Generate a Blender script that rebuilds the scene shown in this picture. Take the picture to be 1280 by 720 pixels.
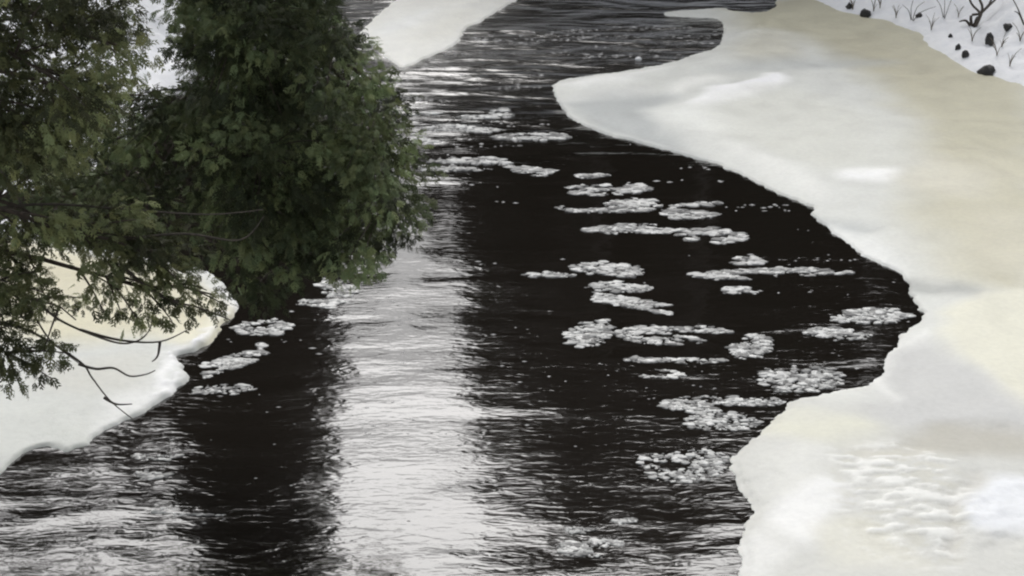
import bpy, math, random
import numpy as np
from mathutils import Vector, Matrix

R = math.radians
random.seed(7); rng = np.random.default_rng(7)
scene = bpy.context.scene
for o in list(bpy.data.objects): bpy.data.objects.remove(o)
col = scene.collection

# ---------------------------------------------------------------- camera, sky, sun, exposure
CAM_H, PITCH, HFOV = 9.0, 20.0, 35.0
cam = bpy.data.cameras.new('camera'); cam.sensor_width = 36.0
cam.lens = 18.0 / math.tan(R(HFOV / 2)); cam.clip_end = 2000
camo = bpy.data.objects.new('camera', cam); col.objects.link(camo)
camo.location = (0, 0, CAM_H); camo.rotation_euler = (R(90 - PITCH), 0, 0)
scene.camera = camo

SUN_EL, SUN_AZ = 47.0, -3.0           # thin bright cloud ahead, upstream
world = bpy.data.worlds.new('World'); scene.world = world; world.use_nodes = True
wn, wl = world.node_tree.nodes, world.node_tree.links
wn.clear()
sky = wn.new('ShaderNodeTexSky'); sky.sky_type = 'NISHITA'; sky.sun_disc = False
sky.sun_elevation = R(SUN_EL); sky.sun_rotation = R(SUN_AZ)
sky.dust_density = 4.0; sky.air_density = 1.0; sky.ozone_density = 1.0
hs = wn.new('ShaderNodeHueSaturation'); hs.inputs['Saturation'].default_value = 0.22
bgd = wn.new('ShaderNodeBackground'); bgd.inputs['Strength'].default_value = 0.15
wo = wn.new('ShaderNodeOutputWorld')
wl.new(sky.outputs[0], hs.inputs['Color']); wl.new(hs.outputs[0], bgd.inputs['Color']); wl.new(bgd.outputs[0], wo.inputs['Surface'])

sun = bpy.data.lights.new('sun', 'SUN'); sun.energy = 1.3; sun.angle = R(45); sun.color = (1.0, 0.99, 0.98)
suno = bpy.data.objects.new('sun', sun); col.objects.link(suno)
sd_ = Vector((math.sin(R(SUN_AZ)) * math.cos(R(SUN_EL)), math.cos(R(SUN_AZ)) * math.cos(R(SUN_EL)), math.sin(R(SUN_EL))))
suno.rotation_euler = sd_.to_track_quat('Z', 'Y').to_euler()

vs = scene.view_settings
vs.view_transform = 'Standard'; vs.look = 'None'; vs.gamma = 1.0; vs.use_curve_mapping = False
vs.exposure = 0.06
scene.render.resolution_x, scene.render.resolution_y = 1024, 576
scene.cycles.filter_width = 2.2

# ---------------------------------------------------------------- photo pixel -> place
F = 640.0 / math.tan(R(HFOV / 2)); cp, sp = math.cos(R(PITCH)), math.sin(R(PITCH))
def ray(px, py):
    a, b = (px - 640) / F, (360 - py) / F
    return np.array([a, cp + b * sp, -sp + b * cp])
def gnd(px, py, z=0.0):                      # where the sight line meets height z
    d = ray(px, py); t = (z - CAM_H) / d[2]
    return np.array([0, 0, CAM_H]) + d * t
def at(px, py, Y):                           # where it reaches distance Y upstream
    d = ray(px, py); return np.array([0, 0, CAM_H]) + d * (Y / d[1])
def gpoly(pts, z=0.0): return np.array([gnd(x, y, z)[:2] for x, y in pts])

# ---------------------------------------------------------------- numpy helpers
def smooth(a, b, x):
    t = np.clip((x - a) / (b - a), 0, 1); return t * t * (3 - 2 * t)
def _hash(ix, iy, seed):
    h = (ix.astype(np.int64) * 374761393 + iy.astype(np.int64) * 668265263 + seed * 974711) & 0x7fffffff
    h = ((h ^ (h >> 13)) * 1274126177) & 0x7fffffff
    return ((h ^ (h >> 16)) & 0xffff) / 65535.0
def vnoise(x, y, seed=0):
    ix, iy = np.floor(x), np.floor(y); fx, fy = x - ix, y - iy
    u, v = fx * fx * (3 - 2 * fx), fy * fy * (3 - 2 * fy)
    a, b = _hash(ix, iy, seed), _hash(ix + 1, iy, seed); c, d = _hash(ix, iy + 1, seed), _hash(ix + 1, iy + 1, seed)
    return (a + (b - a) * u) * (1 - v) + (c + (d - c) * u) * v
def fbm(x, y, seed=0, o=4):
    s, a, t = 0.0, 1.0, 0.0
    for k in range(o):
        s = s + a * vnoise(x * 2 ** k + 17.3 * k, y * 2 ** k - 9.1 * k, seed + k); t += a; a *= 0.5
    return s / t - 0.5
def catmull(P, n=6, closed=True):
    P = np.asarray(P, float); N = len(P); out = []
    for i in range(N if closed else N - 1):
        g = (lambda k: P[k % N]) if closed else (lambda k: P[min(max(k, 0), N - 1)])
        p0, p1, p2, p3 = g(i - 1), g(i), g(i + 1), g(i + 2)
        for k in range(n):
            t = k / n
            out.append(.5 * ((2 * p1) + (-p0 + p2) * t + (2 * p0 - 5 * p1 + 4 * p2 - p3) * t * t + (-p0 + 3 * p1 - 3 * p2 + p3) * t ** 3))
    if not closed: out.append(P[-1])
    return np.array(out)
def sdf(x, y, poly):                          # > 0 inside
    shp = x.shape; x, y = x.ravel(), y.ravel()
    best = np.full(x.shape, 1e9); ins = np.zeros(x.shape, bool)
    n = len(poly)
    for i in range(n):
        ax, ay = poly[i]; bx, by = poly[(i + 1) % n]
        ex, ey = bx - ax, by - ay; L = ex * ex + ey * ey + 1e-12
        t = np.clip(((x - ax) * ex + (y - ay) * ey) / L, 0, 1)
        best = np.minimum(best, (x - ax - t * ex) ** 2 + (y - ay - t * ey) ** 2)
        c = ((ay > y) != (by > y))
        if ey != 0: ins ^= c & (x < ax + (y - ay) * ex / ey)
    d = np.sqrt(best)
    return np.where(ins, d, -d).reshape(shp)

def mesh_obj(name, V, Fc, mat, parent=None, smooth_=True, colors=None):
    me = bpy.data.meshes.new(name)
    V = np.asarray(V, np.float32); Fc = np.asarray(Fc, np.int32)
    k = Fc.shape[1]
    me.vertices.add(len(V)); me.vertices.foreach_set('co', V.ravel())
    me.loops.add(Fc.size); me.loops.foreach_set('vertex_index', Fc.ravel())
    me.polygons.add(len(Fc)); me.polygons.foreach_set('loop_start', np.arange(0, Fc.size, k, dtype=np.int32))
    me.polygons.foreach_set('loop_total', np.full(len(Fc), k, np.int32))
    me.polygons.foreach_set('use_smooth', np.full(len(Fc), smooth_, bool))
    me.update(calc_edges=True); me.validate()
    if colors is not None:
        ca = me.color_attributes.new('tint', 'FLOAT_COLOR', 'POINT')
        ca.data.foreach_set('color', np.hstack([colors, np.ones((len(V), 1))]).astype(np.float32).ravel())
    me.materials.append(mat)
    o = bpy.data.objects.new(name, me); col.objects.link(o)
    if parent is not None: o.parent = parent
    return o
def tag(o, label=None, cat=None, group=None, kind=None):
    if label: o['label'] = label
    if cat: o['category'] = cat
    if group: o['group'] = group
    if kind: o['kind'] = kind
    return o
def empty(name, loc=(0, 0, 0)):
    o = bpy.data.objects.new(name, None); col.objects.link(o); o.location = loc; o.empty_display_size = .2; return o
def grid_faces(nx, ny, keep=None):
    i = np.arange(nx * ny).reshape(ny, nx)
    f = np.stack([i[:-1, :-1], i[:-1, 1:], i[1:, 1:], i[1:, :-1]], -1).reshape(-1, 4)
    return f
def compact(V, Fc, *extra):
    used = np.unique(Fc); m = np.full(len(V), -1); m[used] = np.arange(len(used))
    return (V[used], m[Fc]) + tuple(e[used] for e in extra)
def tube(path, radii, n=6):
    path = np.asarray(path, float); m = len(path)
    V, Fc = [], []
    T = np.gradient(path, axis=0); T /= np.linalg.norm(T, axis=1)[:, None] + 1e-9
    ref = np.array([0.3, 0.2, 0.93]); 
    for i in range(m):
        r_ = ref if abs(T[i] @ ref) < .95 else np.array([1., 0, 0])
        u = np.cross(T[i], r_); u /= np.linalg.norm(u); v = np.cross(T[i], u)
        for k in range(n):
            a = 2 * math.pi * k / n
            V.append(path[i] + radii[i] * (u * math.cos(a) + v * math.sin(a)))
    for i in range(m - 1):
        for k in range(n):
            Fc.append((i * n + k, i * n + (k + 1) % n, (i + 1) * n + (k + 1) % n, (i + 1) * n + k))
    V.append(path[-1] + T[-1] * radii[-1]); c = len(V) - 1
    for k in range(n): Fc.append(((m - 1) * n + k, (m - 1) * n + (k + 1) % n, c, c))
    return np.array(V), np.array(Fc)
def join(parts):
    V, Fc, n = [], [], 0
    for v, f in parts: V.append(v); Fc.append(f + n); n += len(v)
    return np.vstack(V), np.vstack(Fc)
def lin(c):
    c = np.asarray(c, float) / 255; return np.where(c <= .04045, c / 12.92, ((c + .055) / 1.055) ** 2.4)

# ---------------------------------------------------------------- materials
def material(name):
    m = bpy.data.materials.new(name); m.use_nodes = True
    nt = m.node_tree; b = nt.nodes['Principled BSDF']; return m, nt.nodes, nt.links, b
def coords(N, L, scale=(1, 1, 1)):
    tc = N.new('ShaderNodeTexCoord'); mp = N.new('ShaderNodeMapping'); mp.inputs['Scale'].default_value = scale
    L.new(tc.outputs['Object'], mp.inputs['Vector']); return mp.outputs[0]
def noise(N, L, vec, scale, detail=4, rough=.5, dist=0):
    n = N.new('ShaderNodeTexNoise'); n.inputs['Scale'].default_value = scale; n.inputs['Detail'].default_value = detail
    n.inputs['Roughness'].default_value = rough; n.inputs['Distortion'].default_value = dist
    L.new(vec, n.inputs['Vector']); return n.outputs['Fac']
def mrange(N, L, v, a, b, c, d):
    n = N.new('ShaderNodeMapRange'); n.interpolation_type = 'SMOOTHSTEP'
    for k, x in zip((1, 2, 3, 4), (a, b, c, d)): n.inputs[k].default_value = x
    L.new(v, n.inputs[0]); return n.outputs[0]
def mathn(N, L, op, a, b=None):
    n = N.new('ShaderNodeMath'); n.operation = op
    for i, v in enumerate((a, b)):
        if v is None: continue
        if isinstance(v, (int, float)): n.inputs[i].default_value = v
        else: L.new(v, n.inputs[i])
    return n.outputs[0]
def bump(N, L, h, strength, dist, normal=None):
    n = N.new('ShaderNodeBump'); n.inputs['Strength'].default_value = strength; n.inputs['Distance'].default_value = dist
    L.new(h, n.inputs['Height'])
    if normal is not None: L.new(normal, n.inputs['Normal'])
    return n.outputs[0]

def make_water():
    m, N, L, b = material('river_water')
    N.remove(b); out = N['Material Output']
    # ripples: crests lie across the current; long, middle and fine ones
    h1 = noise(N, L, coords(N, L, (0.42, 1.0, 1)), 1.0, 1.5, .45, .6)
    h2 = noise(N, L, coords(N, L, (1.7, 4.6, 1)), 1.0, 3, .55, .5)
    h3 = noise(N, L, coords(N, L, (3.6, 10.0, 1)), 1.0, 2, .5, .6)
    pos = N.new('ShaderNodeSeparateXYZ'); tc = N.new('ShaderNodeTexCoord'); L.new(tc.outputs['Object'], pos.inputs[0])
    # livelier water upstream over the shallows, calmer near and in drifting patches
    up = mrange(N, L, pos.outputs['Y'], 30, 42, 0.16, 1.3)
    patch = mrange(N, L, noise(N, L, coords(N, L, (.16, .3, 1)), 1.0, 3), .38, .62, .55, 1.25)
    amp = mathn(N, L, 'MULTIPLY', up, patch)
    a1 = mathn(N, L, 'MULTIPLY', mathn(N, L, 'MULTIPLY', h1, 0.21), amp)
    a2 = mathn(N, L, 'MULTIPLY', mathn(N, L, 'MULTIPLY', h2, 0.026), amp)
    a3 = mathn(N, L, 'MULTIPLY', mathn(N, L, 'MULTIPLY', h3, 0.0082), mathn(N, L, 'ADD', mathn(N, L, 'MULTIPLY', amp, .5), .5))
    h = mathn(N, L, 'ADD', mathn(N, L, 'ADD', a1, a2), a3)
    nrm = bump(N, L, h, 1.0, 1.0)
    body = N.new('ShaderNodeBsdfDiffuse'); body.inputs['Color'].default_value = (.011, .009, .007, 1)
    gl = N.new('ShaderNodeBsdfGlossy'); gl.inputs['Roughness'].default_value = .07; gl.inputs['Color'].default_value = (1, 1, 1, 1)
    fr = N.new('ShaderNodeFresnel'); fr.inputs['IOR'].default_value = 1.62
    mix = N.new('ShaderNodeMixShader')
    L.new(mrange(N, L, pos.outputs['Y'], 31, 43, .07, .2), gl.inputs['Roughness'])
    L.new(nrm, gl.inputs['Normal']); L.new(nrm, fr.inputs['Normal'])
    L.new(fr.outputs[0], mix.inputs[0]); L.new(body.outputs[0], mix.inputs[1]); L.new(gl.outputs[0], mix.inputs[2])
    L.new(mix.outputs[0], out.inputs['Surface'])
    return m

def make_ice():
    m, N, L, b = material('river_ice')
    at_ = N.new('ShaderNodeAttribute'); at_.attribute_name = 'tint'
    f1 = noise(N, L, coords(N, L, (1.2, 1.0, 1)), 1.3, 8, .62)
    f2 = noise(N, L, coords(N, L), 11, 4, .6)
    v = mathn(N, L, 'ADD', mrange(N, L, f1, .3, .7, .955, 1.03), mrange(N, L, f2, .3, .7, -.035, .03))
    mx = N.new('ShaderNodeMix'); mx.data_type = 'RGBA'; mx.blend_type = 'MULTIPLY'; mx.inputs[0].default_value = 1
    cr = N.new('ShaderNodeCombineColor'); 
    for i in range(3): L.new(v, cr.inputs[i])
    L.new(at_.outputs['Color'], mx.inputs[6]); L.new(cr.outputs[0], mx.inputs[7]); L.new(mx.outputs[2], b.inputs['Base Color'])
    L.new(mrange(N, L, f1, .35, .65, .45, .7), b.inputs['Roughness'])
    b.inputs['Specular IOR Level'].default_value = .3
    b.inputs['Subsurface Weight'].default_value = .12; b.inputs['Subsurface Radius'].default_value = (.06, .06, .05); b.inputs['Subsurface Scale'].default_value = 1
    L.new(bump(N, L, mathn(N, L, 'ADD', mathn(N, L, 'MULTIPLY', f1, .05), mathn(N, L, 'MULTIPLY', f2, .008)), .6, 1.0), b.inputs['Normal'])
    return m
def make_snow():
    m, N, L, b = material('snow')
    f1 = noise(N, L, coords(N, L), 2.2, 5, .6); f2 = noise(N, L, coords(N, L), 24, 4, .6)
    r = N.new('ShaderNodeValToRGB'); r.color_ramp.elements[0].color = (.84, .85, .87, 1); r.color_ramp.elements[1].color = (.93, .935, .94, 1)
    r.color_ramp.elements[0].position = .3; r.color_ramp.elements[1].position = .65
    L.new(f1, r.inputs[0]); L.new(r.outputs[0], b.inputs['Base Color']); b.inputs['Roughness'].default_value = .75
    b.inputs['Specular IOR Level'].default_value = .2
    L.new(bump(N, L, mathn(N, L, 'ADD', mathn(N, L, 'MULTIPLY', f1, .10), mathn(N, L, 'MULTIPLY', f2, .012)), .7, 1.0), b.inputs['Normal'])
    return m
def make_slush():
    m, N, L, b = material('floating_slush')
    at_ = N.new('ShaderNodeAttribute'); at_.attribute_name = 'tint'
    L.new(at_.outputs['Color'], b.inputs['Base Color'])
    b.inputs['Roughness'].default_value = .5; b.inputs['Specular IOR Level'].default_value = .4
    f2 = noise(N, L, coords(N, L), 40, 3, .6); L.new(bump(N, L, f2, .5, .01), b.inputs['Normal'])
    return m
def make_foliage():
    m, N, L, b = material('cedar_foliage')
    at_ = N.new('ShaderNodeAttribute'); at_.attribute_name = 'tint'
    L.new(at_.outputs['Color'], b.inputs['Base Color']); b.inputs['Roughness'].default_value = .6
    b.inputs['Specular IOR Level'].default_value = .25
    tr = N.new('ShaderNodeBsdfTranslucent'); L.new(at_.outputs['Color'], tr.inputs['Color'])
    mix = N.new('ShaderNodeMixShader'); mix.inputs[0].default_value = .22
    L.new(b.outputs[0], mix.inputs[1]); L.new(tr.outputs[0], mix.inputs[2]); L.new(mix.outputs[0], N['Material Output'].inputs['Surface'])
    return m
def make_plain(name, c1, c2, scale, rough=.85, bs=.01, stretch=(1, 1, 1)):
    m, N, L, b = material(name)
    f = noise(N, L, coords(N, L, stretch), scale, 5, .6)
    r = N.new('ShaderNodeValToRGB'); r.color_ramp.elements[0].color = (*c1, 1); r.color_ramp.elements[1].color = (*c2, 1)
    r.color_ramp.elements[0].position = .32; r.color_ramp.elements[1].position = .68
    L.new(f, r.inputs[0]); L.new(r.outputs[0], b.inputs['Base Color']); b.inputs['Roughness'].default_value = rough
    L.new(bump(N, L, f, .8, bs), b.inputs['Normal']); return m
M = dict(water=make_water(), ice=make_ice(), snow=make_snow(), slush=make_slush(), foliage=make_foliage(),
         bark=make_plain('cedar_bark', (.035, .027, .021), (.085, .066, .05), 9, .9, .02, (3, 3, .6)),
         twig=make_plain('twig_bark', (.04, .034, .028), (.09, .075, .06), 14),
         rock=make_plain('wet_rock', (.012, .012, .012), (.04, .038, .035), 7, .6, .03),
         conifer=make_plain('spruce_needles', (.010, .014, .008), (.030, .036, .020), 1.5),
         greybark=make_plain('grey_bark', (.05, .045, .04), (.10, .092, .085), 4),
         reed=make_plain('dead_stalks', (.10, .08, .055), (.20, .165, .12), 8))

# ---------------------------------------------------------------- the setting: land and river
right_px = [(1027, 0), (1056, 12), (1089, 19), (1124, 28), (1160, 42), (1164, 53), (1191, 69), (1222, 86), (1244, 89), (1267, 101), (1282, 107)]
rb = [gnd(x, y, .18)[:2] for x, y in right_px]
left_px = [(330, 5), (215, 95), (120, 185), (0, 285), (-90, 400), (-170, 560)]
lb = [gnd(x, y, .18)[:2] for x, y in left_px]
corridor = np.array([(-7.0, -25.), (8.5, -25.), (8.6, 10.), (10.6, 22.), (12.2, 32.)] + rb[::-1] +
                    [(8.4, 56.), (5.0, 61.), (-1., 66.), (-9., 71.), (-22., 74.), (-45., 76.), (-80., 78.), (-80., 68.), (-45., 64.), (-26., 61.), (-16., 55.)] + lb + [(-7.2, 12.), (-7.0, 0.)])
corr = catmull(corridor, 4)
def land_height(X, Y):
    s = -sdf(X, Y, corr)
    s2 = s + .55 * fbm(X * .8, Y * .8, 3, 4) * smooth(-.6, .4, s) * 1.4
    z = -1.0 + 1.3 * smooth(-1.4, .25, s2)
    z = z + smooth(0, 3.2, s2) * .95 + np.clip(s2 - 1.5, 0, 14) * .20 + np.clip(s - 16, 0, 400) * .03
    z = z + smooth(-.2, 1., s2) * (fbm(X * 1.1, Y * 1.1, 11, 4) * .75 + fbm(X * 3.1, Y * 3.1, 19, 3) * .30)
    z = z + smooth(20, 60, s) * fbm(X * .05, Y * .05, 23, 3) * 6
    return z
def axis(lo, hi, flo, fhi, fine, coarse):
    a = [flo]; st = fine
    while a[-1] < fhi: a.append(a[-1] + fine)
    b = [a[-1]]; st = fine
    while b[-1] < hi: st = min(st * 1.25, coarse); b.append(b[-1] + st)
    c = [flo]; st = fine
    while c[-1] > lo: st = min(st * 1.25, coarse); c.append(c[-1] - st)
    return np.array(c[:0:-1] + a + b[1:])
xs, ys = axis(-400, 400, -16, 20, .16, 14), axis(-80, 700, 14, 64, .2, 14)
X, Y = np.meshgrid(xs, ys)
Z = land_height(X, Y)
V = np.stack([X, Y, Z], -1).reshape(-1, 3)
tag(mesh_obj('snowy_ground', V, grid_faces(len(xs), len(ys)), M['snow']), kind='structure')
wv = np.array([(-90, -30, 0), (30, -30, 0), (30, 90, 0), (-90, 90, 0)], float)
tag(mesh_obj('river_water', wv, np.array([[0, 1, 2, 3]]), M['water']), kind='structure')

# ---------------------------------------------------------------- ice shelves
def ice_sheet(name, outline, xr, yr, step, paint, base, thick=.045, rise=.09, hump=None, seed=0, ragged=.09):
    xs = np.arange(xr[0], xr[1], step)
    ys = [yr[0]]
    while ys[-1] < yr[1]: ys.append(ys[-1] + step * max(1.0, ys[-1] / 22))
    X, Y = np.meshgrid(xs, np.array(ys))
    d = sdf(X, Y, outline)
    d = d + ragged * (fbm(X * 2.3, Y * 2.3, seed, 4) * 2) + ragged * 1.3 * fbm(X * 7, Y * 7, seed + 5, 3)
    Z = -.10 + (.10 + thick) * smooth(-.08, .06, d) + rise * smooth(.0, 1.1, d)
    Z = Z + smooth(.1, 1.2, d) * (fbm(X * .45, Y * .45, seed + 9, 3) * .16 + fbm(X * 1.7, Y * 1.7, seed + 13, 3) * .035)
    C = np.broadcast_to(lin(base), X.shape + (3,)).copy()
    wx = X + .9 * fbm(X * .6, Y * .6, seed + 31, 3); wy = Y + 1.3 * fbm(X * .6, Y * .6, seed + 37, 3)
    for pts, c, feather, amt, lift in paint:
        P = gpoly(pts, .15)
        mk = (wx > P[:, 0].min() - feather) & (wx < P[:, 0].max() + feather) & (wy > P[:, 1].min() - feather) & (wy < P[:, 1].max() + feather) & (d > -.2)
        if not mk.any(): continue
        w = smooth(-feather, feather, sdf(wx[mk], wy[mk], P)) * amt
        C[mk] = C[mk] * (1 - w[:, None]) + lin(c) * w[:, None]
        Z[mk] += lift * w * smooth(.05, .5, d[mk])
    if hump is not None: Z, C = hump(X, Y, d, Z, C)
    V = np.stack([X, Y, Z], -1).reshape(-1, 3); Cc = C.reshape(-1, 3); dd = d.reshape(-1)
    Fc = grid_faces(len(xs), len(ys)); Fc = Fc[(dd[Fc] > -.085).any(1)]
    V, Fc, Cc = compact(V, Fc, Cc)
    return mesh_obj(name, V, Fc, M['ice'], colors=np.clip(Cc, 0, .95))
def ell(cx, cy, rx, ry, rot=0, n=14):
    a = np.linspace(0, 2 * math.pi, n, endpoint=False); c, s = math.cos(R(rot)), math.sin(R(rot))
    return [(cx + rx * math.cos(t) * c - ry * math.sin(t) * s, cy + rx * math.cos(t) * s + ry * math.sin(t) * c) for t in a]

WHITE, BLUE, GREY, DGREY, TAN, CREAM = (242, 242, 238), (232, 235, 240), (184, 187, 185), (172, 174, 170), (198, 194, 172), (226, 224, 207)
shelf_px = [(985, -12), (972, 0), (968, 11), (945, 17), (918, 15), (905, 11), (870, 13), (832, 16), (832, 20), (868, 22), (898, 24), (904, 38), (897, 58), (873, 68),
            (837, 79), (796, 88), (737, 96), (700, 102), (691, 112), (697, 128), (713, 146), (732, 158), (774, 173), (821, 185), (867, 199), (891, 204), (924, 218),
            (961, 237), (1003, 254), (1018, 262), (1014, 268), (1030, 284), (1055, 301), (1078, 319), (1109, 334), (1130, 346), (1138, 366), (1150, 390), (1150, 402), (1138, 412), (1119, 426),
            (1104, 450), (1087, 476), (1059, 485), (1003, 497), (975, 509), (956, 531), (927, 557), (911, 580), (914, 602), (925, 622), (938, 638), (934, 655), (919, 681), (915, 720), (905, 790), (890, 900)]
right_outline = np.vstack([catmull(gpoly(shelf_px), 4, closed=False), [(3.5, 8.), (13, 8.), (15, 30), (15, 55), (11, 55.)]])
pr = [
    ([(880, 500), (1300, 470), (1400, 900), (860, 900)], (206, 206, 200), .4, 1., 0),
    ([(900, 0), (1040, -10), (1150, 20), (1300, 100), (1330, 260), (1290, 370), (1200, 350), (1150, 290), (1135, 235), (1150, 170), (1105, 105), (1050, 65), (985, 40), (930, 35)], TAN, .9, 1., .0),
    (ell(1120, 75, 90, 20, 20), (190, 185, 163), .8, .6, 0),
    (ell(1240, 215, 80, 25), (209, 205, 185), .8, .7, 0),
    (ell(1260, 300, 80, 40), (212, 208, 190), .9, .7, 0),
    (ell(960, 60, 45, 22), (207, 204, 188), .7, .8, .03),
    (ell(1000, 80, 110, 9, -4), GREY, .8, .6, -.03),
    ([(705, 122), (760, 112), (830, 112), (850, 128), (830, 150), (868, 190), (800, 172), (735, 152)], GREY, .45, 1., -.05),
    (ell(745, 113, 60, 5, -6), (214, 215, 212), .4, .5, 0),
    ([(700, 101), (790, 88), (835, 80), (800, 97), (720, 108)], WHITE, .3, .8, .03),
    (ell(925, 118, 66, 13, -16), (252, 252, 250), .3, 1., .05),
    (ell(865, 105, 35, 7, -10), (240, 240, 234), .4, .8, .03),
    (ell(880, 148, 60, 18, 12), (236, 237, 231), .5, .9, .03),
    (ell(1080, 217, 42, 9), (252, 252, 250), .3, 1., .04),
    (ell(1180, 225, 60, 20, 12), (228, 225, 212), .9, .5, .02),
    (ell(1010, 165, 110, 45, 12), (221, 221, 211), .9, .7, .02),
    (ell(970, 210, 70, 13, 26), (236, 236, 230), .5, .8, .03),
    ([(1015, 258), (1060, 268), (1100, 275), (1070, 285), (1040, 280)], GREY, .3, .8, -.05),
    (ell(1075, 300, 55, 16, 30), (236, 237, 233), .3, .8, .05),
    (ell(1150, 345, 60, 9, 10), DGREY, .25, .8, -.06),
    ([(1160, 375), (1210, 362), (1300, 360), (1300, 520), (1240, 480), (1185, 425)], CREAM, .3, 1., .03),
    ([(1150, 410), (1190, 430), (1250, 490), (1310, 530), (1310, 560), (1120, 520), (1080, 490), (1120, 440)], (200, 200, 197), .3, 1., -.03),
    ([(1095, 470), (1120, 440), (1152, 400), (1160, 410), (1130, 450), (1110, 480)], (238, 238, 233), .2, .8, .03),
    (ell(1035, 530, 80, 18, -6), (218, 217, 201), .3, .9, .02),
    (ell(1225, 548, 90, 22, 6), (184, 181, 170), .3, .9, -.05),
    (ell(1110, 555, 60, 10, 0), (206, 203, 192), .25, .7, -.02),
    (ell(990, 600, 50, 50, 0), (222, 222, 216), .3, .7, .03),
    (ell(1035, 650, 50, 40, -30), (234, 234, 231), .2, 1., .03),
    (ell(1100, 690, 60, 24, 0), (224, 222, 208), .2, .7, 0),
    (ell(960, 695, 36, 30, 0), (228, 228, 224), .25, .8, .02),
    (ell(1262, 640, 52, 42, 20), (230, 232, 234), .16, 1., .03),
    (ell(1210, 640, 16, 50, 12), (200, 198, 190), .14, .8, -.05),
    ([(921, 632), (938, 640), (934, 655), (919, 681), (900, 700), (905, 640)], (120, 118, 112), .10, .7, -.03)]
def right_hump(X, Y, d, Z, C):
    # a thin lower ledge frozen on round the near lobe, and wind-scoured crusts of snow on it
    near = smooth(24.5, 22.5, Y) if False else 1 - smooth(21.5, 24.0, Y)
    ledge = near * (1 - smooth(.10, .17, d)); Z = Z - ledge * .035
    zone = gpoly([(1040, 565), (1120, 550), (1200, 575), (1215, 640), (1190, 700), (1090, 690), (1050, 640)], .15)
    w = smooth(-.25, .25, sdf(X, Y, zone)); n = fbm(X * 4.6, Y * 10, 71, 4)
    k = w * smooth(.0, .16, n) * .9; Z = Z + k * .03; C = C * (1 - k[..., None]) + lin((236, 236, 231)) * k[..., None]
    k2 = w * smooth(-.05, -.2, n) if False else w * (1 - smooth(-.2, -.06, n)); C = C * (1 - .5 * k2[..., None]) + lin((200, 198, 184)) * .5 * k2[..., None]
    zone = gpoly(ell(1262, 640, 60, 50, 20), .15); w = smooth(-.2, .2, sdf(X, Y, zone))
    Z = Z + w * (fbm(X * 6, Y * 6, 77, 4) * .07)
    return Z, C
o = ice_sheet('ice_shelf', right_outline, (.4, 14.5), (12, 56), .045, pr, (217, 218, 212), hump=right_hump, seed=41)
tag(o, 'broad cream and tan ice shelf filling the right side of the river', 'ice', 'ice shelves along the river')

left_px_ice = [(-160, 680), (-60, 640), (0, 594), (14, 580), (28, 567), (50, 559), (67, 561), (77, 568), (88, 567), (103, 560), (125, 544), (167, 525), (200, 504), (236, 476), (229, 464), (220, 450), (223, 444),
               (236, 442), (250, 438), (267, 427), (278, 414), (285, 401), (293, 388), (297, 379), (284, 360), (262, 342), (237, 335), (180, 322), (100, 310), (20, 290), (-60, 270)]
left_outline = np.vstack([catmull(gpoly(left_px_ice), 4, closed=False), [(-12., 36.), (-12., 12.), (-8, 12.)]])
pl = [([(-60, 290), (60, 300), (240, 335), (290, 375), (270, 420), (150, 425), (40, 420), (-60, 400)], (212, 207, 182), .5, 1., 0),
      (ell(235, 415, 45, 16, -15), (229, 225, 202), .3, .8, .02),
      (ell(60, 350, 120, 20), (205, 199, 174), .5, .6, 0),
      (ell(120, 470, 80, 22, -10), (204, 203, 194), .4, .7, 0),
      (ell(60, 530, 90, 26, -10), (209, 211, 205), .3, .7, 0),
      (ell(160, 495, 60, 8, -30), (238, 238, 236), .2, .6, .02),
      ([(222, 444), (236, 476), (215, 490), (205, 470)], (244, 244, 243), .1, .8, .03),
      ([(262, 342), (284, 360), (297, 379), (285, 400), (278, 390), (272, 365)], (244, 244, 243), .12, .9, .04),
      (ell(60, 568, 45, 9, -6), (170, 170, 166), .12, .7, -.03)]
def left_hump(X, Y, d, Z, C):
    rim = smooth(.02, .1, d) * (1 - smooth(.16, .34, d)) * smooth(19.4, 20.6, Y) * (.55 + fbm(X * 3, Y * 3, 5, 2))
    rim = rim * (.5 + 1.2 * smooth(-.05, .12, fbm(X * 7, Y * 7, 8, 3)))
    return Z + rim * .05, C * (1 - rim[..., None] * .8) + lin((245, 245, 245)) * rim[..., None] * .8
o = ice_sheet('ice_shelf', left_outline, (-10.5, -2.), (12, 36), .045, pl, (207, 209, 204), hump=left_hump, seed=53)
tag(o, 'pale ice shelf at left under the drooping cedar bough', 'ice', 'ice shelves along the river')

far_px = [(540, -28), (497, 0), (488, 5), (450, 41), (452, 47), (470, 60), (487, 76), (500, 84), (512, 82), (524, 77), (548, 66), (570, 54), (580, 42), (583, 36), (601, 27), (647, 0), (690, -22)]
far_outline = np.vstack([catmull(gpoly(far_px), 4, closed=False), [(-1., 63.), (-9., 66.), (-8, 60.)]])
pf = [(ell(505, 30, 50, 14, -20), (252, 252, 246), .8, .8, .02), (ell(560, 30, 40, 10, -25), (238, 236, 224), .8, .6, 0),
      (ell(575, 47, 30, 5, -30), (243, 243, 238), .5, .8, .03), (ell(488, 60, 20, 8, 45), (246, 245, 238), .6, .7, 0)]
o = ice_sheet('ice_shelf', far_outline, (-12, 2.5), (36, 64), .06, pf, (247, 246, 238), seed=67)
tag(o, 'white tongue of ice pointing down river at the top of the picture', 'ice', 'ice shelves along the river')

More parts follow.
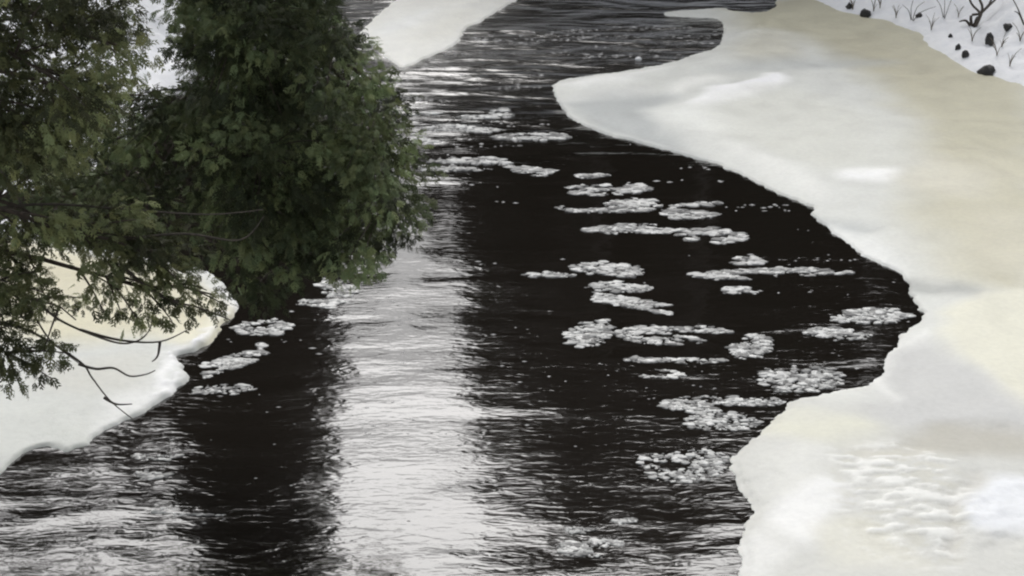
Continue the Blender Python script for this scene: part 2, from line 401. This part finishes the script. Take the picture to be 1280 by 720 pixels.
# ---------------------------------------------------------------- floating slush
def ico():
    p = (1 + 5 ** .5) / 2
    v = np.array([(-1, p, 0), (1, p, 0), (-1, -p, 0), (1, -p, 0), (0, -1, p), (0, 1, p), (0, -1, -p), (0, 1, -p), (p, 0, -1), (p, 0, 1), (-p, 0, -1), (-p, 0, 1)], float); v /= np.linalg.norm(v[0])
    f = [(0, 11, 5), (0, 5, 1), (0, 1, 7), (0, 7, 10), (0, 10, 11), (1, 5, 9), (5, 11, 4), (11, 10, 2), (10, 7, 6), (7, 1, 8), (3, 9, 4), (3, 4, 2), (3, 2, 6), (3, 6, 8), (3, 8, 9), (4, 9, 5), (2, 4, 11), (6, 2, 10), (8, 6, 7), (9, 8, 1)]
    V = [tuple(x) for x in v]; cache = {}; F2 = []
    def mid(a, b):
        k = (min(a, b), max(a, b))
        if k not in cache:
            m = np.array(V[a]) + np.array(V[b]); V.append(tuple(m / np.linalg.norm(m))); cache[k] = len(V) - 1
        return cache[k]
    for a, b, c in f:
        x, y, z = mid(a, b), mid(b, c), mid(c, a); F2 += [(a, x, z), (b, y, x), (c, z, y), (x, y, z)]
    return np.array(V), np.array(F2)
ICO = ico()
def slush(x0, x1, y0, y1, label, group, shape='', dens=1.0, bright=1.0, name='slush_raft'):
    """a raft of little frazil lumps between the pixel limits, lying on the water"""
    cx, cy = (x0 + x1) / 2, (y0 + y1) / 2
    c = gnd(cx, cy); pxm = F / np.linalg.norm(c - np.array([0, 0, CAM_H]))
    w = (x1 - x0) / pxm; L_ = abs(gnd(cx, y0)[1] - gnd(cx, y1)[1])
    r0 = 2.9 / pxm * (1.0 - .22 * smooth(70, 100, pxm)); n = int(np.clip(dens * w * L_ / (r0 * r0 * 2.6), 10, 420))
    parts, cols = [], []
    N = n * 14; u, v = rng.uniform(-1, 1, N), rng.uniform(-1, 1, N)
    if shape == '/': v = -u * .6 + v * .4
    if shape == '\\': v = u * .6 + v * .4
    bend = .35 * np.sin(u * 2.2 + cx)
    ok = np.abs(v) < 1
    if shape == '': ok &= np.abs(v - bend * .6) < (1 - np.abs(u) ** 3 * .8) * rng.uniform(.35, 1.1, N)
    px, py = cx + u * (x1 - x0) / 2, cy + v * (y1 - y0) / 2
    a_, b_ = (px - 640) / F, (360 - py) / F; t_ = -CAM_H / (-sp + b_ * cp)
    gx, gy = a_ * t_, (cp + b_ * sp) * t_
    ok &= fbm(gx * 1.1 + cx, gy * 3.4, 91, 3) > rng.uniform(-.12, .08, N)
    if cx > 600: ok &= sdf(gx, gy, right_outline) < -.05
    idx = np.nonzero(ok)[0][:n]; pts = [(gx[i], gy[i]) for i in idx]
    while len(pts) > 1:                        # lumps freeze together: bridge what would drift apart
        P = np.array(pts); seen = np.zeros(len(P), bool); seen[0] = True; front = [0]
        while front:
            j = front.pop(); nb = np.nonzero(~seen & (np.hypot(P[:, 0] - P[j, 0], P[:, 1] - P[j, 1]) < 2.6 * r0))[0]
            seen[nb] = True; front += list(nb)
        if seen.all(): break
        A, B_ = P[seen], P[~seen]; dd = np.hypot(A[:, None, 0] - B_[None, :, 0], A[:, None, 1] - B_[None, :, 1])
        a1, b1 = np.unravel_index(dd.argmin(), dd.shape); m = int(dd.min() / (1.5 * r0)) + 1
        pts += [tuple(A[a1] + (B_[b1] - A[a1]) * t / (m + 1) + rng.normal(size=2) * .2 * r0) for t in range(1, m + 1)]
        if len(pts) > 900: break
    for (bx_, by_) in pts:
        s = r0 * random.choice((.35, .42, .5, .6, .75, .95, 1.25, 1.8))
        V = ICO[0] * np.array([s * random.uniform(1.0, 2.1), s * random.uniform(.8, 1.3), min(s, r0) * .42])
        V = V * (1 + .65 * (rng.random((len(V), 1)) - .5))
        a = random.uniform(-.4, .4); ca, sa = math.cos(a), math.sin(a)
        V = V @ np.array([[ca, sa, 0], [-sa, ca, 0], [0, 0, 1]]) + np.array([bx_ - c[0], by_ - c[1], s * random.uniform(-.12, .12)])
        parts.append((V, ICO[1]))
        g = bright * random.choice((.14, .27, .42, .56, .68)); cols.append(np.tile([g, g, g * .97], (len(V), 1)))
    if not parts: return
    V, Fc = join(parts)
    o = mesh_obj(name, V, Fc, M['slush'], colors=np.vstack(cols)); o.location = (c[0], c[1], 0)
    tag(o, label, 'slush', group)
RG, LG, UG = 'slush rafts on the dark water', 'slush beside the left ice shelf', 'pale slush streaks upstream'
for a in [
    (723, 780, 213, 223, 'short thin slush streak, uppermost of the rafts beside the right ice tip', RG),
    (703, 813, 228, 245, 'lens of grey slush second below the right ice tip', RG),
    (697, 832, 247, 267, 'long left raft of the slush row third below the ice tip', RG),
    (827, 912, 252, 274, 'speckled slush raft touching the right end of the third row', RG),
    (732, 860, 280, 293, 'narrow slush streak ending in a thicker raft at its right', RG),
    (850, 932, 285, 306, 'thick slush raft at the right end of a narrow streak', RG),
    (713, 808, 327, 347, 'compact slush raft in mid river with a thin tail at its left', RG),
    (650, 717, 340, 348, 'thin slush tail left of the compact mid river raft', RG),
    (730, 815, 352, 366, 'flat slush streak just under the compact mid river raft', RG),
    (745, 840, 365, 394, 'loose downhill scatter of slush below the compact mid river raft', RG, '\\'),
    (907, 953, 318, 331, 'small slush knot sitting above the longest right streak', RG),
    (867, 1062, 335, 350, 'longest slush streak reaching toward the right ice notch', RG),
    (903, 944, 357, 373, 'small slush scrap below the longest right streak', RG),
    (709, 768, 400, 435, 'round slush raft at the left end of the broad middle row', RG),
    (772, 915, 405, 431, 'broad slush raft forming the middle row of the dark pool', RG),
    (912, 966, 418, 450, 'slush lump at the lower right end of the middle row', RG),
    (1006, 1092, 409, 426, 'slush streak lying left of the right ice notch', RG),
    (1039, 1143, 386, 409, 'slush raft tucked against the deepest notch of the right ice', RG, '', 1.2),
    (945, 1056, 456, 490, 'wide slush raft against the ice above the near rounded lobe', RG),
    (791, 853, 462, 473, 'short slush dash below the broad middle row', RG),
    (778, 908, 446, 455, 'hair thin slush line under the broad middle row', RG, '', .6),
    (828, 985, 493, 521, 'loose slush raft running up to the near rounded ice lobe', RG),
    (856, 952, 515, 543, 'scattered slush fragments left of the near rounded ice lobe', RG, '', .6),
    (797, 915, 556, 603, 'lowest big slush raft beside the near rounded ice lobe', RG, '', .8),
    (697, 790, 674, 697, 'isolated slush raft near the bottom edge of the picture', RG),
    (706, 742, 658, 667, 'slush dash just above the isolated bottom raft', RG),
    (767, 796, 646, 656, 'tiny slush clot nearest the foot of the right ice', RG),
    (295, 364, 399, 419, 'slush streak off the tip of the left ice shelf', LG),
    (255, 330, 428, 474, 'thick speckled slush mass against the left ice shelf notch', LG, '/', 1.2),
    (240, 318, 480, 493, 'slush dash under the thick mass by the left ice', LG, '', .7),
    (398, 447, 347, 372, 'pale slush lump under the tip of the cedar crown', LG),
    (371, 447, 374, 385, 'thin slush line under the pale lump below the cedar', LG),
    (176, 217, 526, 537, 'slush dash nearest below the left ice edge', LG, '', .7),
    (161, 232, 566, 575, 'second slush dash below the left ice edge', LG, '', .6),
    (168, 211, 587, 601, 'slush clot above the pale lower left water', LG, '', .6),
    (195, 293, 633, 646, 'lowest slush line at the lower left', LG, '', .5),
    (527, 630, 156, 167, 'white slush streak right of the cedar crown, above the other long one', UG, '', 1.2),
    (615, 712, 166, 177, 'white slush streak pointing at the right ice tip', UG, '', 1.2),
    (524, 640, 197, 217, 'broadest pale slush streak right of the cedar crown', UG, '', .9),
    (641, 693, 208, 220, 'short slush streak right of the broadest pale one', UG),
    (612, 641, 136, 149, 'small bright slush knot above the long white streaks', UG),
    (516, 546, 140, 149, 'small slush streak touching the cedar outline, upper', UG),
    (522, 547, 172, 180, 'small slush streak touching the cedar outline, lower', UG),
    (575, 612, 143, 150, 'slight slush dash left of the small bright knot', UG),
]: slush(*a)
# tiny flecks drifting in streaks, too many to count
N = 60000; fx, fy = rng.uniform(-4.5, 7.5, N), rng.uniform(15, 47, N)
lanes = fbm(fx * .45, fy * 2.2, 201, 4)
ok = (lanes + .25 * fbm(fx * .12, fy * .2, 207, 2) > .13) & (rng.random(N) < .03 + .10 * smooth(20, 30, fy)) & (sdf(fx, fy, right_outline) < -.15) & (sdf(fx, fy, left_outline) < -.1) & (sdf(fx, fy, far_outline) < -.2)
parts, cols = [], []
OCT = (np.array([(1, 0, 0), (0, 1, 0), (-1, 0, 0), (0, -1, 0), (0, 0, 1.)]), np.array([(0, 1, 4), (1, 2, 4), (2, 3, 4), (3, 0, 4)]))
for x, y in zip(fx[ok], fy[ok]):
    s_ = .0009 * y * random.uniform(.5, 1.3)
    V = OCT[0] * np.array([s_ * random.uniform(1, 2.4), s_, s_ * .5]) * (1 + .3 * (rng.random((5, 1)) - .5)) + np.array([x, y, .002])
    parts.append((V, OCT[1])); g = random.uniform(.08, .4); cols.append(np.full((5, 3), g))
V, Fc = join(parts)
tag(mesh_obj('slush_flecks', V, Fc, M['slush'], colors=np.vstack(cols)), 'fine grey slush flecks scattered in streaks over the dark water', 'slush', kind='stuff')
# one loose chunk
cc = gnd(798, 76)
V = ICO[0] * np.array([.09, .08, .07]) * (1 + .3 * (rng.random((len(ICO[0]), 1)) - .5))
o = mesh_obj('ice_chunk', V, ICO[1], M['slush'], colors=np.full((len(V), 3), .85)); o.location = (cc[0], cc[1], .04)
tag(o, 'lone white ice chunk floating above the right ice tongue', 'ice chunk')

# ---------------------------------------------------------------- cedars
def spray_template(seed):
    r = random.Random(seed); V, Fc = [], []
    L = 1.0
    def lobe(bx, by, ang, ln, wd, bend):
        c, s = math.cos(ang), math.sin(ang); n = len(V)
        for t, w, z in ((0, .25, 0), (.45, 1, .02), (1, .12, bend)):
            px, py = bx + c * ln * t, by + s * ln * t
            V.append((px - s * wd * w, py + c * wd * w, z)); V.append((px + s * wd * w, py - c * wd * w, z + .015))
        Fc.extend([(n, n + 1, n + 3, n + 2), (n + 2, n + 3, n + 5, n + 4)])
    lobe(0, 0, r.uniform(-.1, .1), 1.0, .055, -.15)
    k = 4
    for i in range(k):
        t = .12 + .72 * i / (k - 1)
        for sgn in (-1, 1):
            ln = (.55 - .34 * t) * r.uniform(.8, 1.2); a = sgn * r.uniform(.55, .95)
            lobe(t, 0, a, ln, .064, r.uniform(-.16, 0))
            m = .5 * ln
            if i < 2: lobe(t + m * math.cos(a), m * math.sin(a), a - sgn * r.uniform(.5, .8), ln * .55, .05, r.uniform(-.1, .02))
    return np.array(V), np.array(Fc)
SPR = [spray_template(i) for i in range(6)]
def foliage(clumps, dens, size, tint, seed, spread=(.34, .34, .20)):
    r = np.random.default_rng(seed); VV, FF, CC, n = [], [], [], 0
    for (c, out, sc) in clumps:
        cb = r.choice([.35, .55, .85, 1.3, 1.9]); ns = int(dens * r.uniform(.7, 1.3) * sc)
        for _ in range(ns):
            q = r.normal(size=3); q /= np.linalg.norm(q); q *= r.random() ** .45
            p = c + q * np.array(spread) * sc ** .5
            ax = q * .7 + out * .6 + np.array([0, 0, -.45]) + r.normal(size=3) * .35; ax /= np.linalg.norm(ax)
            up = np.array([0, -.25, .75]) + r.normal(size=3) * .55
            y = np.cross(up, ax); y /= np.linalg.norm(y) + 1e-9; z = np.cross(ax, y)
            tv, tf = SPR[r.integers(len(SPR))]; s = size * r.uniform(.65, 1.25)
            v = (tv * s) @ np.stack([ax, y, z]) + p
            VV.append(v); FF.append(tf + n); n += len(v)
            g = cb * r.uniform(.75, 1.25); w = r.random()
            tc = np.array(tint) * g * np.array([1 + .16 * w, 1., 1 - .12 * w])
            CC.append(np.tile(tc, (len(v), 1)))
    return np.vstack(VV), np.vstack(FF), np.vstack(CC)
def inpoly(pts, n, seed, mind):
    r = random.Random(seed); P = np.array(pts, float); out = []; tries = 0
    x0, y0 = P.min(0); x1, y1 = P.max(0)
    cx = np.array([r.uniform(x0, x1) for _ in range(6000)]); cy = np.array([r.uniform(y0, y1) for _ in range(6000)])
    ok = sdf(cx, cy, P) > 0
    for x, y in zip(cx[ok], cy[ok]):
        if len(out) >= n: break
        if any((x - a) ** 2 + (y - b) ** 2 < mind * mind for a, b in out): continue
        out.append((x, y))
    return out
def bez(a, b, c, n=8):
    t = np.linspace(0, 1, n)[:, None]; return a * (1 - t) ** 2 + 2 * b * t * (1 - t) + c * t * t
def cedar(label, base, trunk_pts, tr_r, regions, tips, tint, size, seed, group):
    r = random.Random(seed)
    root = empty('cedar_tree', base); tag(root, label, 'tree', group); B = np.array(base, float)
    tp = catmull(np.array([base] + trunk_pts, float), 6, closed=False)
    rad = np.linspace(tr_r, tr_r * .3, len(tp)); rad[0] *= 1.35
    v, f = tube(tp - B, rad, 10); mesh_obj('trunk', v, f, M['bark'], root)
    boughs = []
    for (px, py, Yd, rr) in tips:
        tip = at(px, py, Yd)
        zt = tip[2] + r.uniform(.2, .9) + .10 * np.linalg.norm(tip[:2] - tp[0][:2])
        k = int(np.argmin(np.abs(tp[:, 2] - zt)))
        st = tp[k]; mid = (st + tip) / 2 + np.array([r.uniform(-.2, .2), r.uniform(-.3, .3), r.uniform(-.15, .35)])
        path = bez(st, mid, tip, 12); path[1:-1] += np.array([[r.uniform(-.04, .04) for _ in range(3)] for _ in range(10)])
        boughs.append([path, rr, []])
    for (poly, n, mind, Y0, Y1, sc) in regions:
        for (px, py) in inpoly(poly, n, seed + n, mind):
            c = at(px, py, r.uniform(Y0, Y1))
            bi = min(range(len(boughs)), key=lambda i: np.min(np.linalg.norm(boughs[i][0] - c, axis=1)))
            boughs[bi][2].append((c, sc * r.uniform(.75, 1.2)))
    for bi, (path, rr, cl) in enumerate(boughs):
        parts = [tube(path - B, np.linspace(rr, rr * .22, len(path)), 7)]
        clumps = []
        for c, sc in cl:
            d = np.linalg.norm(path - c, axis=1) ; k = int(np.argmin(d + .25 * np.arange(len(path))[::-1] / len(path))); k = max(1, k - 1)
            s0 = path[k]; out = c - s0; ln = np.linalg.norm(out) + 1e-6
            tw = bez(s0, (s0 + c) / 2 + np.array([0, 0, .12 * ln]), c + out / ln * .12, 6)
            parts.append(tube(tw - B, np.linspace(.014, .005, 6), 4)); clumps.append((c - B, out / ln, sc))
        v, f = join(parts); bo = mesh_obj('bough', v, f, M['bark'], root)
        if clumps:
            v, f, cc = foliage(clumps, 62, size, tint, seed * 31 + bi); mesh_obj('foliage', v, f, M['foliage'], bo, smooth_=False, colors=cc)
    return root, boughs

# far crown: the big dark mass leaning over the water
cB = [(240, -60), (440, -60), (405, 0), (420, 25), (456, 50), (472, 85), (491, 115), (506, 150), (517, 190), (522, 240), (524, 288), (502, 308), (475, 335), (450, 340), (415, 332), (375, 345), (350, 378), (318, 365), (300, 335), (255, 315), (190, 290),
      (40, 290), (-40, 250), (-40, 150), (140, 165), (200, 140), (240, 90)]
tipsB = [(400, -30, 19.4, .06), (440, 60, 18.3, .05), (470, 110, 19.2, .05), (490, 170, 18.4, .05), (500, 235, 19.2, .05), (500, 285, 18.2, .05), (440, 325, 18.6, .05), (345, 365, 18.4, .045),
         (300, 40, 18., .05), (320, 130, 19.6, .05), (330, 215, 18.0, .05), (290, 300, 18.6, .045), (240, 150, 18.4, .04), (180, 240, 19.2, .05), (120, 265, 18.4, .045), (60, 210, 19., .04), (250, -40, 18.6, .05)]
bB = at(-230, 440, 20.0); bB[2] = float(land_height(np.array([bB[0]]), np.array([bB[1]]))[0]) - .15
cedar('dark cedar leaning out over the river, its crown right of the white gap', tuple(bB), [at(-120, 300, 19.7), at(90, 240, 19.6), at(255, 150, 19.5), at(290, -60, 19.4), at(290, -260, 19.), at(280, -480, 18.9)], .20,
      [(cB, 185, 14, 17.6, 20.2, 1.05), ([(220, -50), (400, -40), (440, 60), (490, 160), (505, 250), (500, 290), (450, 330), (350, 350), (260, 300), (240, 150)], 95, 14, 16.9, 18.0, .9),
       ([(110, 125), (190, 112), (235, 120), (235, 150), (140, 195)], 14, 14, 17.4, 18.6, .7),
       ([(150, -500), (380, -500), (430, -60), (200, -60)], 60, 40, 18.2, 19.8, 1.4)], tipsB + [(360, -160, 18.6, .06), (220, -300, 18.6, .06), (330, -380, 19., .05)], (.108, .142, .070), .13, 11, 'cedars overhanging the left bank')

# near cedar at the left edge and its drooping bough
cA = [(-60, -60), (146, -60), (150, 0), (154, 40), (150, 75), (142, 115), (118, 150), (105, 200), (40, 235), (-60, 260)]
tipsA = [(150, -30, 14.5, .045), (158, 60, 14.0, .045), (130, 140, 14.6, .045), (70, 100, 13.8, .045), (60, 200, 14.4, .04), (10, 40, 14.6, .045), (20, 150, 13.7, .04),
         (265, 368, 15.0, .04), (205, 318, 14.7, .04), (130, 290, 14.9, .035), (95, 400, 14.5, .03), (30, 455, 14.4, .03), (20, 330, 14.7, .035)]
bA = np.array([-6.9, 14.6, 0.]); bA[2] = float(land_height(bA[:1], bA[1:2])[0]) - .15
rootA, _ = cedar('nearer olive cedar at the left edge with a drooping bough over the ice', tuple(bA), [bA + np.array([.35, -.1, 2.2]), bA + np.array([.6, -.2, 4.6]), bA + np.array([.8, -.2, 7.5]), bA + np.array([.9, -.2, 10.5])], .17,
      [(cA, 84, 14, 13.4, 15.2, .95),
       ([(60, 270), (110, 258), (180, 262), (215, 290), (245, 325), (235, 350), (190, 360), (150, 335), (100, 310)], 20, 15, 14.4, 15.1, .75),
       ([(-30, 250), (40, 280), (60, 330), (45, 390), (20, 420), (20, 470), (-30, 480)], 20, 15, 14.2, 15.0, .7),
       ([(200, 350), (270, 355), (285, 375), (250, 385), (230, 392), (180, 400), (120, 395), (70, 380), (120, 345)], 11, 22, 14.4, 15.0, .35),
       ([(60, 420), (105, 435), (112, 458), (80, 458), (50, 470), (30, 495), (10, 490), (0, 440)], 7, 16, 14.3, 14.6, .25),
       ([(-400, -400), (0, -500), (100, -60), (-60, -60), (-300, 200)], 45, 50, 13.6, 15.4, 1.4)],
      tipsA + [(-60, -200, 14.5, .05), (20, -350, 14.6, .05), (-250, -100, 14.4, .05)], (.118, .142, .066), .122, 23, 'cedars overhanging the left bank')
BA = np.array(rootA.location)
for pts in [[(-20, 345), (40, 375), (75, 400), (112, 417), (150, 429), (174, 425), (187, 412), (190, 396)], [(-10, 400), (40, 415), (100, 452), (115, 472), (137, 500), (166, 524)],
            [(98, 455), (120, 461), (142, 460), (162, 470), (182, 468), (194, 463)], [(-20, 350), (30, 378), (62, 424), (100, 455)], [(100, 412), (150, 425), (200, 427), (235, 412)],
            [(150, 330), (200, 370), (250, 385), (288, 400)], [(-20, 262), (60, 255), (160, 262), (260, 268), (330, 262)], [(130, 497), (145, 505), (165, 505)], [(200, 428), (197, 445), (190, 452)],
            [(150, 300), (230, 292), (300, 300), (330, 270)], [(0, 210), (28, 260), (30, 300), (60, 380)]]:
    P = catmull(np.array([at(x, y, 14.7 + .04 * math.sin(i)) for i, (x, y) in enumerate(pts)]), 5, closed=False)
    v, f = tube(P - BA, np.linspace(.016, .005, len(P)), 5); mesh_obj('twig', v, f, M['twig'], rootA)

# ---------------------------------------------------------------- things on the far right snow bank
def land_at(px, py):
    """first meeting of the sight line with the snow"""
    d = ray(px, py); C = np.array([0, 0, CAM_H]); t = np.linspace(20, 90, 2801); P = C + d * t[:, None]
    h = land_height(P[:, 0], P[:, 1]); k = np.argmax(P[:, 2] < h); return P[k]
def rock(px, py, w, h, label):
    p = land_at(px, py + h * .8); s = F / np.linalg.norm(p - np.array([0, 0, CAM_H]))
    V = ICO[0].copy(); V *= (1 + .9 * (vnoise(V[:, 0] * 1.7 + px, V[:, 1] * 1.7 + V[:, 2] * 1.3 + py, 3) - .5) + .25 * (rng.random(len(V)) - .5))[:, None]
    V = V * np.array([w / s / 2, w / s / 2 * .8, h / s / 2 * 1.1])
    o = mesh_obj('rock', V, ICO[1], M['rock']); o.location = (p[0], p[1], p[2] + h / s * .12); o.rotation_euler = (0, 0, px)
    tag(o, label, 'rock', 'dark rocks in the snow bank')
for a in [(1234, 81, 20, 15, 'largest black rock at the foot of the right snow bank'), (1237, 42, 10, 17, 'tall dark rock in the snow under the bare shrub'),
          (1207, 62, 9, 11, 'small dark rock left of the largest black one, nearer it'), (1197, 54, 7, 9, 'small dark rock left of the largest black one, farther from it'), (1188, 41, 6, 7, 'tiniest grey rock on the snow bank'),
          (1260, 28, 12, 10, 'brownish rock right of the bare shrub'), (1082, 9, 16, 13, 'dark rock at the top left end of the snow bank'), (1061, 3, 8, 9, 'dark rock at the very top, beside the tan ice'), (1149, 15, 9, 7, 'greyish rock midway along the top of the snow bank')]: rock(*a)
def shrub(px, py, label, lines, rad):
    p = land_at(px, py); root = empty('bare_shrub', tuple(p)); tag(root, label, 'shrub', 'bare shrubs on the snow bank')
    for k, ln in enumerate(lines):
        P = [np.array([0, 0, -.1])] + [at(x, y, p[1] - .1 - .25 * (i + 1) * (1 if k % 2 else -.6)) - p for i, (x, y) in enumerate(ln)]
        P = catmull(np.array(P), 4, closed=False); v, f = tube(P, np.linspace(rad, rad * .35, len(P)), 5)
        mesh_obj('stem', v, f, M['twig'], root)
shrub(1217, 34, 'bare dark shrub with crossing stems at the top right', [[(1222, 22), (1235, 8), (1252, -8), (1275, -30)], [(1225, 18), (1214, 4), (1205, -20)], [(1208, 26), (1199, 27)], [(1228, 12), (1222, -10), (1230, -40)], [(1214, 20), (1226, 16), (1240, -2), (1244, -30)]], .05)
shrub(1282, 30, 'thin bare shrub at the right edge above the snow', [[(1272, 10), (1262, -8)], [(1285, 8), (1280, -20)], [(1274, 18), (1268, 14)]], .025)
shrub(1140, 25, 'low wispy shrub on the snow by the tan ice', [[(1136, 14), (1128, 6)], [(1146, 10), (1156, 2)], [(1139, 10), (1143, -4)], [(1150, 16), (1170, 8)]], .014)
shrub(1180, 22, 'faint twiggy shrub between the wispy one and the dark one', [[(1176, 8), (1168, -4)], [(1186, 8), (1192, -8)], [(1181, 4), (1180, -12)]], .014)
for (px, py, wl) in [(1066, 12, 'dead weed stalks at the top left end of the snow bank'), (1100, 10, 'dead weed stalks behind the dark rock at the bank top'), (1164, 38, 'dead weed stalks at the step of the snow edge'),
                   (1252, 60, 'dead weed stalks above and right of the largest black rock'), (1246, 70, 'dead weed stalks touching the largest black rock'), (1215, 52, 'dead weed stalks between the two small dark rocks'),
                   (1262, 84, 'dead weed stalks low on the bank right of the largest black rock'), (1275, 52, 'dead weed stalks at the right edge of the picture'), (1198, 20, 'dead weed stalks left of the bare dark shrub'),
                   (1120, 22, 'dead weed stalks below the low wispy shrub'), (1092, 14, 'dead weed stalks at the snow edge by the dark rock')]:
    p = land_at(px, py); root = empty('dead_weed', tuple(p))
    tag(root, wl, 'weed', 'dead weeds on the snow bank')
    for k in range(5):
        a = random.uniform(0, 6.28); h = random.uniform(.2, .5)
        P = bez(np.array([0, 0, -.05]), np.array([0, 0, h * .6]), np.array([math.cos(a) * h * .5, math.sin(a) * h * .5, h]), 5)
        v, f = tube(P, np.linspace(.012, .005, 5), 4); mesh_obj('stalk', v, f, M['reed'], root)

# ---------------------------------------------------------------- the woods upstream, seen mirrored in the water
def conifer(h, rb, seed):
    r = np.random.default_rng(seed); parts = []
    P = np.array([(0, 0, -.5), (0, 0, h * .5), (0, 0, h * .98)]); tv, tf = tube(P, [h * .013, h * .009, .02], 6); parts.append((tv, tf))
    n = int(95 * h)
    t = r.random(n) ** .75; z = h * (.06 + .94 * (1 - t)); z = h * (1 - .94 * t)
    rad = rb * t ** .85 * (.35 + .7 * r.random(n)); a = r.random(n) * 6.283
    ln = .35 + .55 * t; w = .16 + .22 * r.random(n)
    ox, oy = np.cos(a), np.sin(a)
    c = np.stack([ox * rad, oy * rad, z - rad * .22], -1)
    d = np.stack([ox * .8, oy * .8, -.45 + r.normal(size=n) * .15], -1) * ln[:, None]; s = np.stack([-oy, ox, np.zeros(n)], -1) * w[:, None]
    V = np.stack([c - s - d * .5, c + s - d * .5, c + s * .4 + d * .7, c - s * .4 + d * .7], 1).reshape(-1, 3)
    parts.append((V, np.arange(len(V)).reshape(-1, 4))); return join(parts)
def bare(h, seed):
    r = random.Random(seed); parts = []
    def grow(p, d, L, rad, lv):
        q = p + d * L; m = (p + q) / 2 + np.array([r.uniform(-1, 1) for _ in range(3)]) * L * .06
        parts.append(tube(bez(p, m, q, 4), np.linspace(rad, rad * .65, 4), 4))
        if lv == 0: return
        for k in range(4 if lv < 3 else 5):
            e = d + np.array([r.uniform(-.75, .75), r.uniform(-.75, .75), r.uniform(-.1, .5)]); e /= np.linalg.norm(e)
            grow(p + d * L * r.uniform(.45, 1), e, L * r.uniform(.5, .72), rad * .55, lv - 1)
    grow(np.array([0, 0, -.4]), np.array([0, 0, 1.]), h * .42, h * .013, 4)
    return join(parts)
def wood(name, items, mat, label, maker):
    P = []
    for (az, D, h, rr) in items:
        x, y = D * math.sin(R(az)), D * math.cos(R(az)); z = float(land_height(np.array([x]), np.array([y]))[0])
        v, f = maker(h, rr); P.append((v + np.array([x, y, z]), f))
    v, f = join(P); tag(mesh_obj(name, v, f, mat, smooth_=False), label, 'woods', kind='stuff')
CV = [conifer(1.0 * 20, 3.0, s) for s in range(5)]
def conif(h, rr):
    v, f = random.choice(CV); a = random.uniform(0, 6.28); c, s = math.cos(a), math.sin(a)
    return (v * np.array([rr / 3., rr / 3., h / 20.])) @ np.array([[c, s, 0], [-s, c, 0], [0, 0, 1]]), f
def top(el, D): return max(6., D * math.tan(R(el)) - CAM_H)       # tree height whose mirror image reaches that far down the river
it = []
for row, D0 in enumerate((0, 6, 13)):
    for az in np.arange(-34, 34, 1.45 if row == 0 else 1.8):
        az = az + random.uniform(-.6, .6)
        D = (68 if az > 2 else 68 if az < -14 else 70) + D0 + random.uniform(-1, 2)
        if az < -6.3: D = 80 - max(0, -az - 6) * .5 + D0
        if -7.0 < az < -1.4: el = 18.4 + random.uniform(-2.5, .3)
        elif -1.4 <= az < .8: el = 28.0 + random.uniform(-4, .5)
        elif az <= -7.0: el = (35 if az > -12.2 else 30.2) + random.uniform(-2.5, 1.5)
        elif az < 10: el = (31 if az < 7.5 else 27) + random.uniform(-3.5, 2)
        else: el = 25.5 + random.uniform(-3, 2)
        x, y = D * math.sin(R(az)), D * math.cos(R(az))
        if sdf(np.array([x]), np.array([y]), corr)[0] > -.8: continue
        it.append((az, D, min(top(el, D), 48), random.uniform(2.0, 3.0) * (1.6 if -12.5 < az < -8 else 1)))
wood('spruce_wood', it, M['conifer'], 'dark evergreen wood upstream, seen only as dark reflections on the river', conif)
BV = [bare(20, s) for s in range(3)]
def baref(h, rr):
    v, f = random.choice(BV); return v * np.array([h / 32., h / 32., h / 20.]), f
it = []
for az in list(np.arange(2.6, 10, .55)) + list(np.arange(-20, -12.5, .7)):
    D = 64 + random.uniform(0, 8) if az > 0 else 84
    it.append((az, D, random.uniform(30, 36), 0))
wood('bare_wood', it, M['greybark'], 'grey leafless trees upstream, seen only as mid grey reflections on the river', baref)
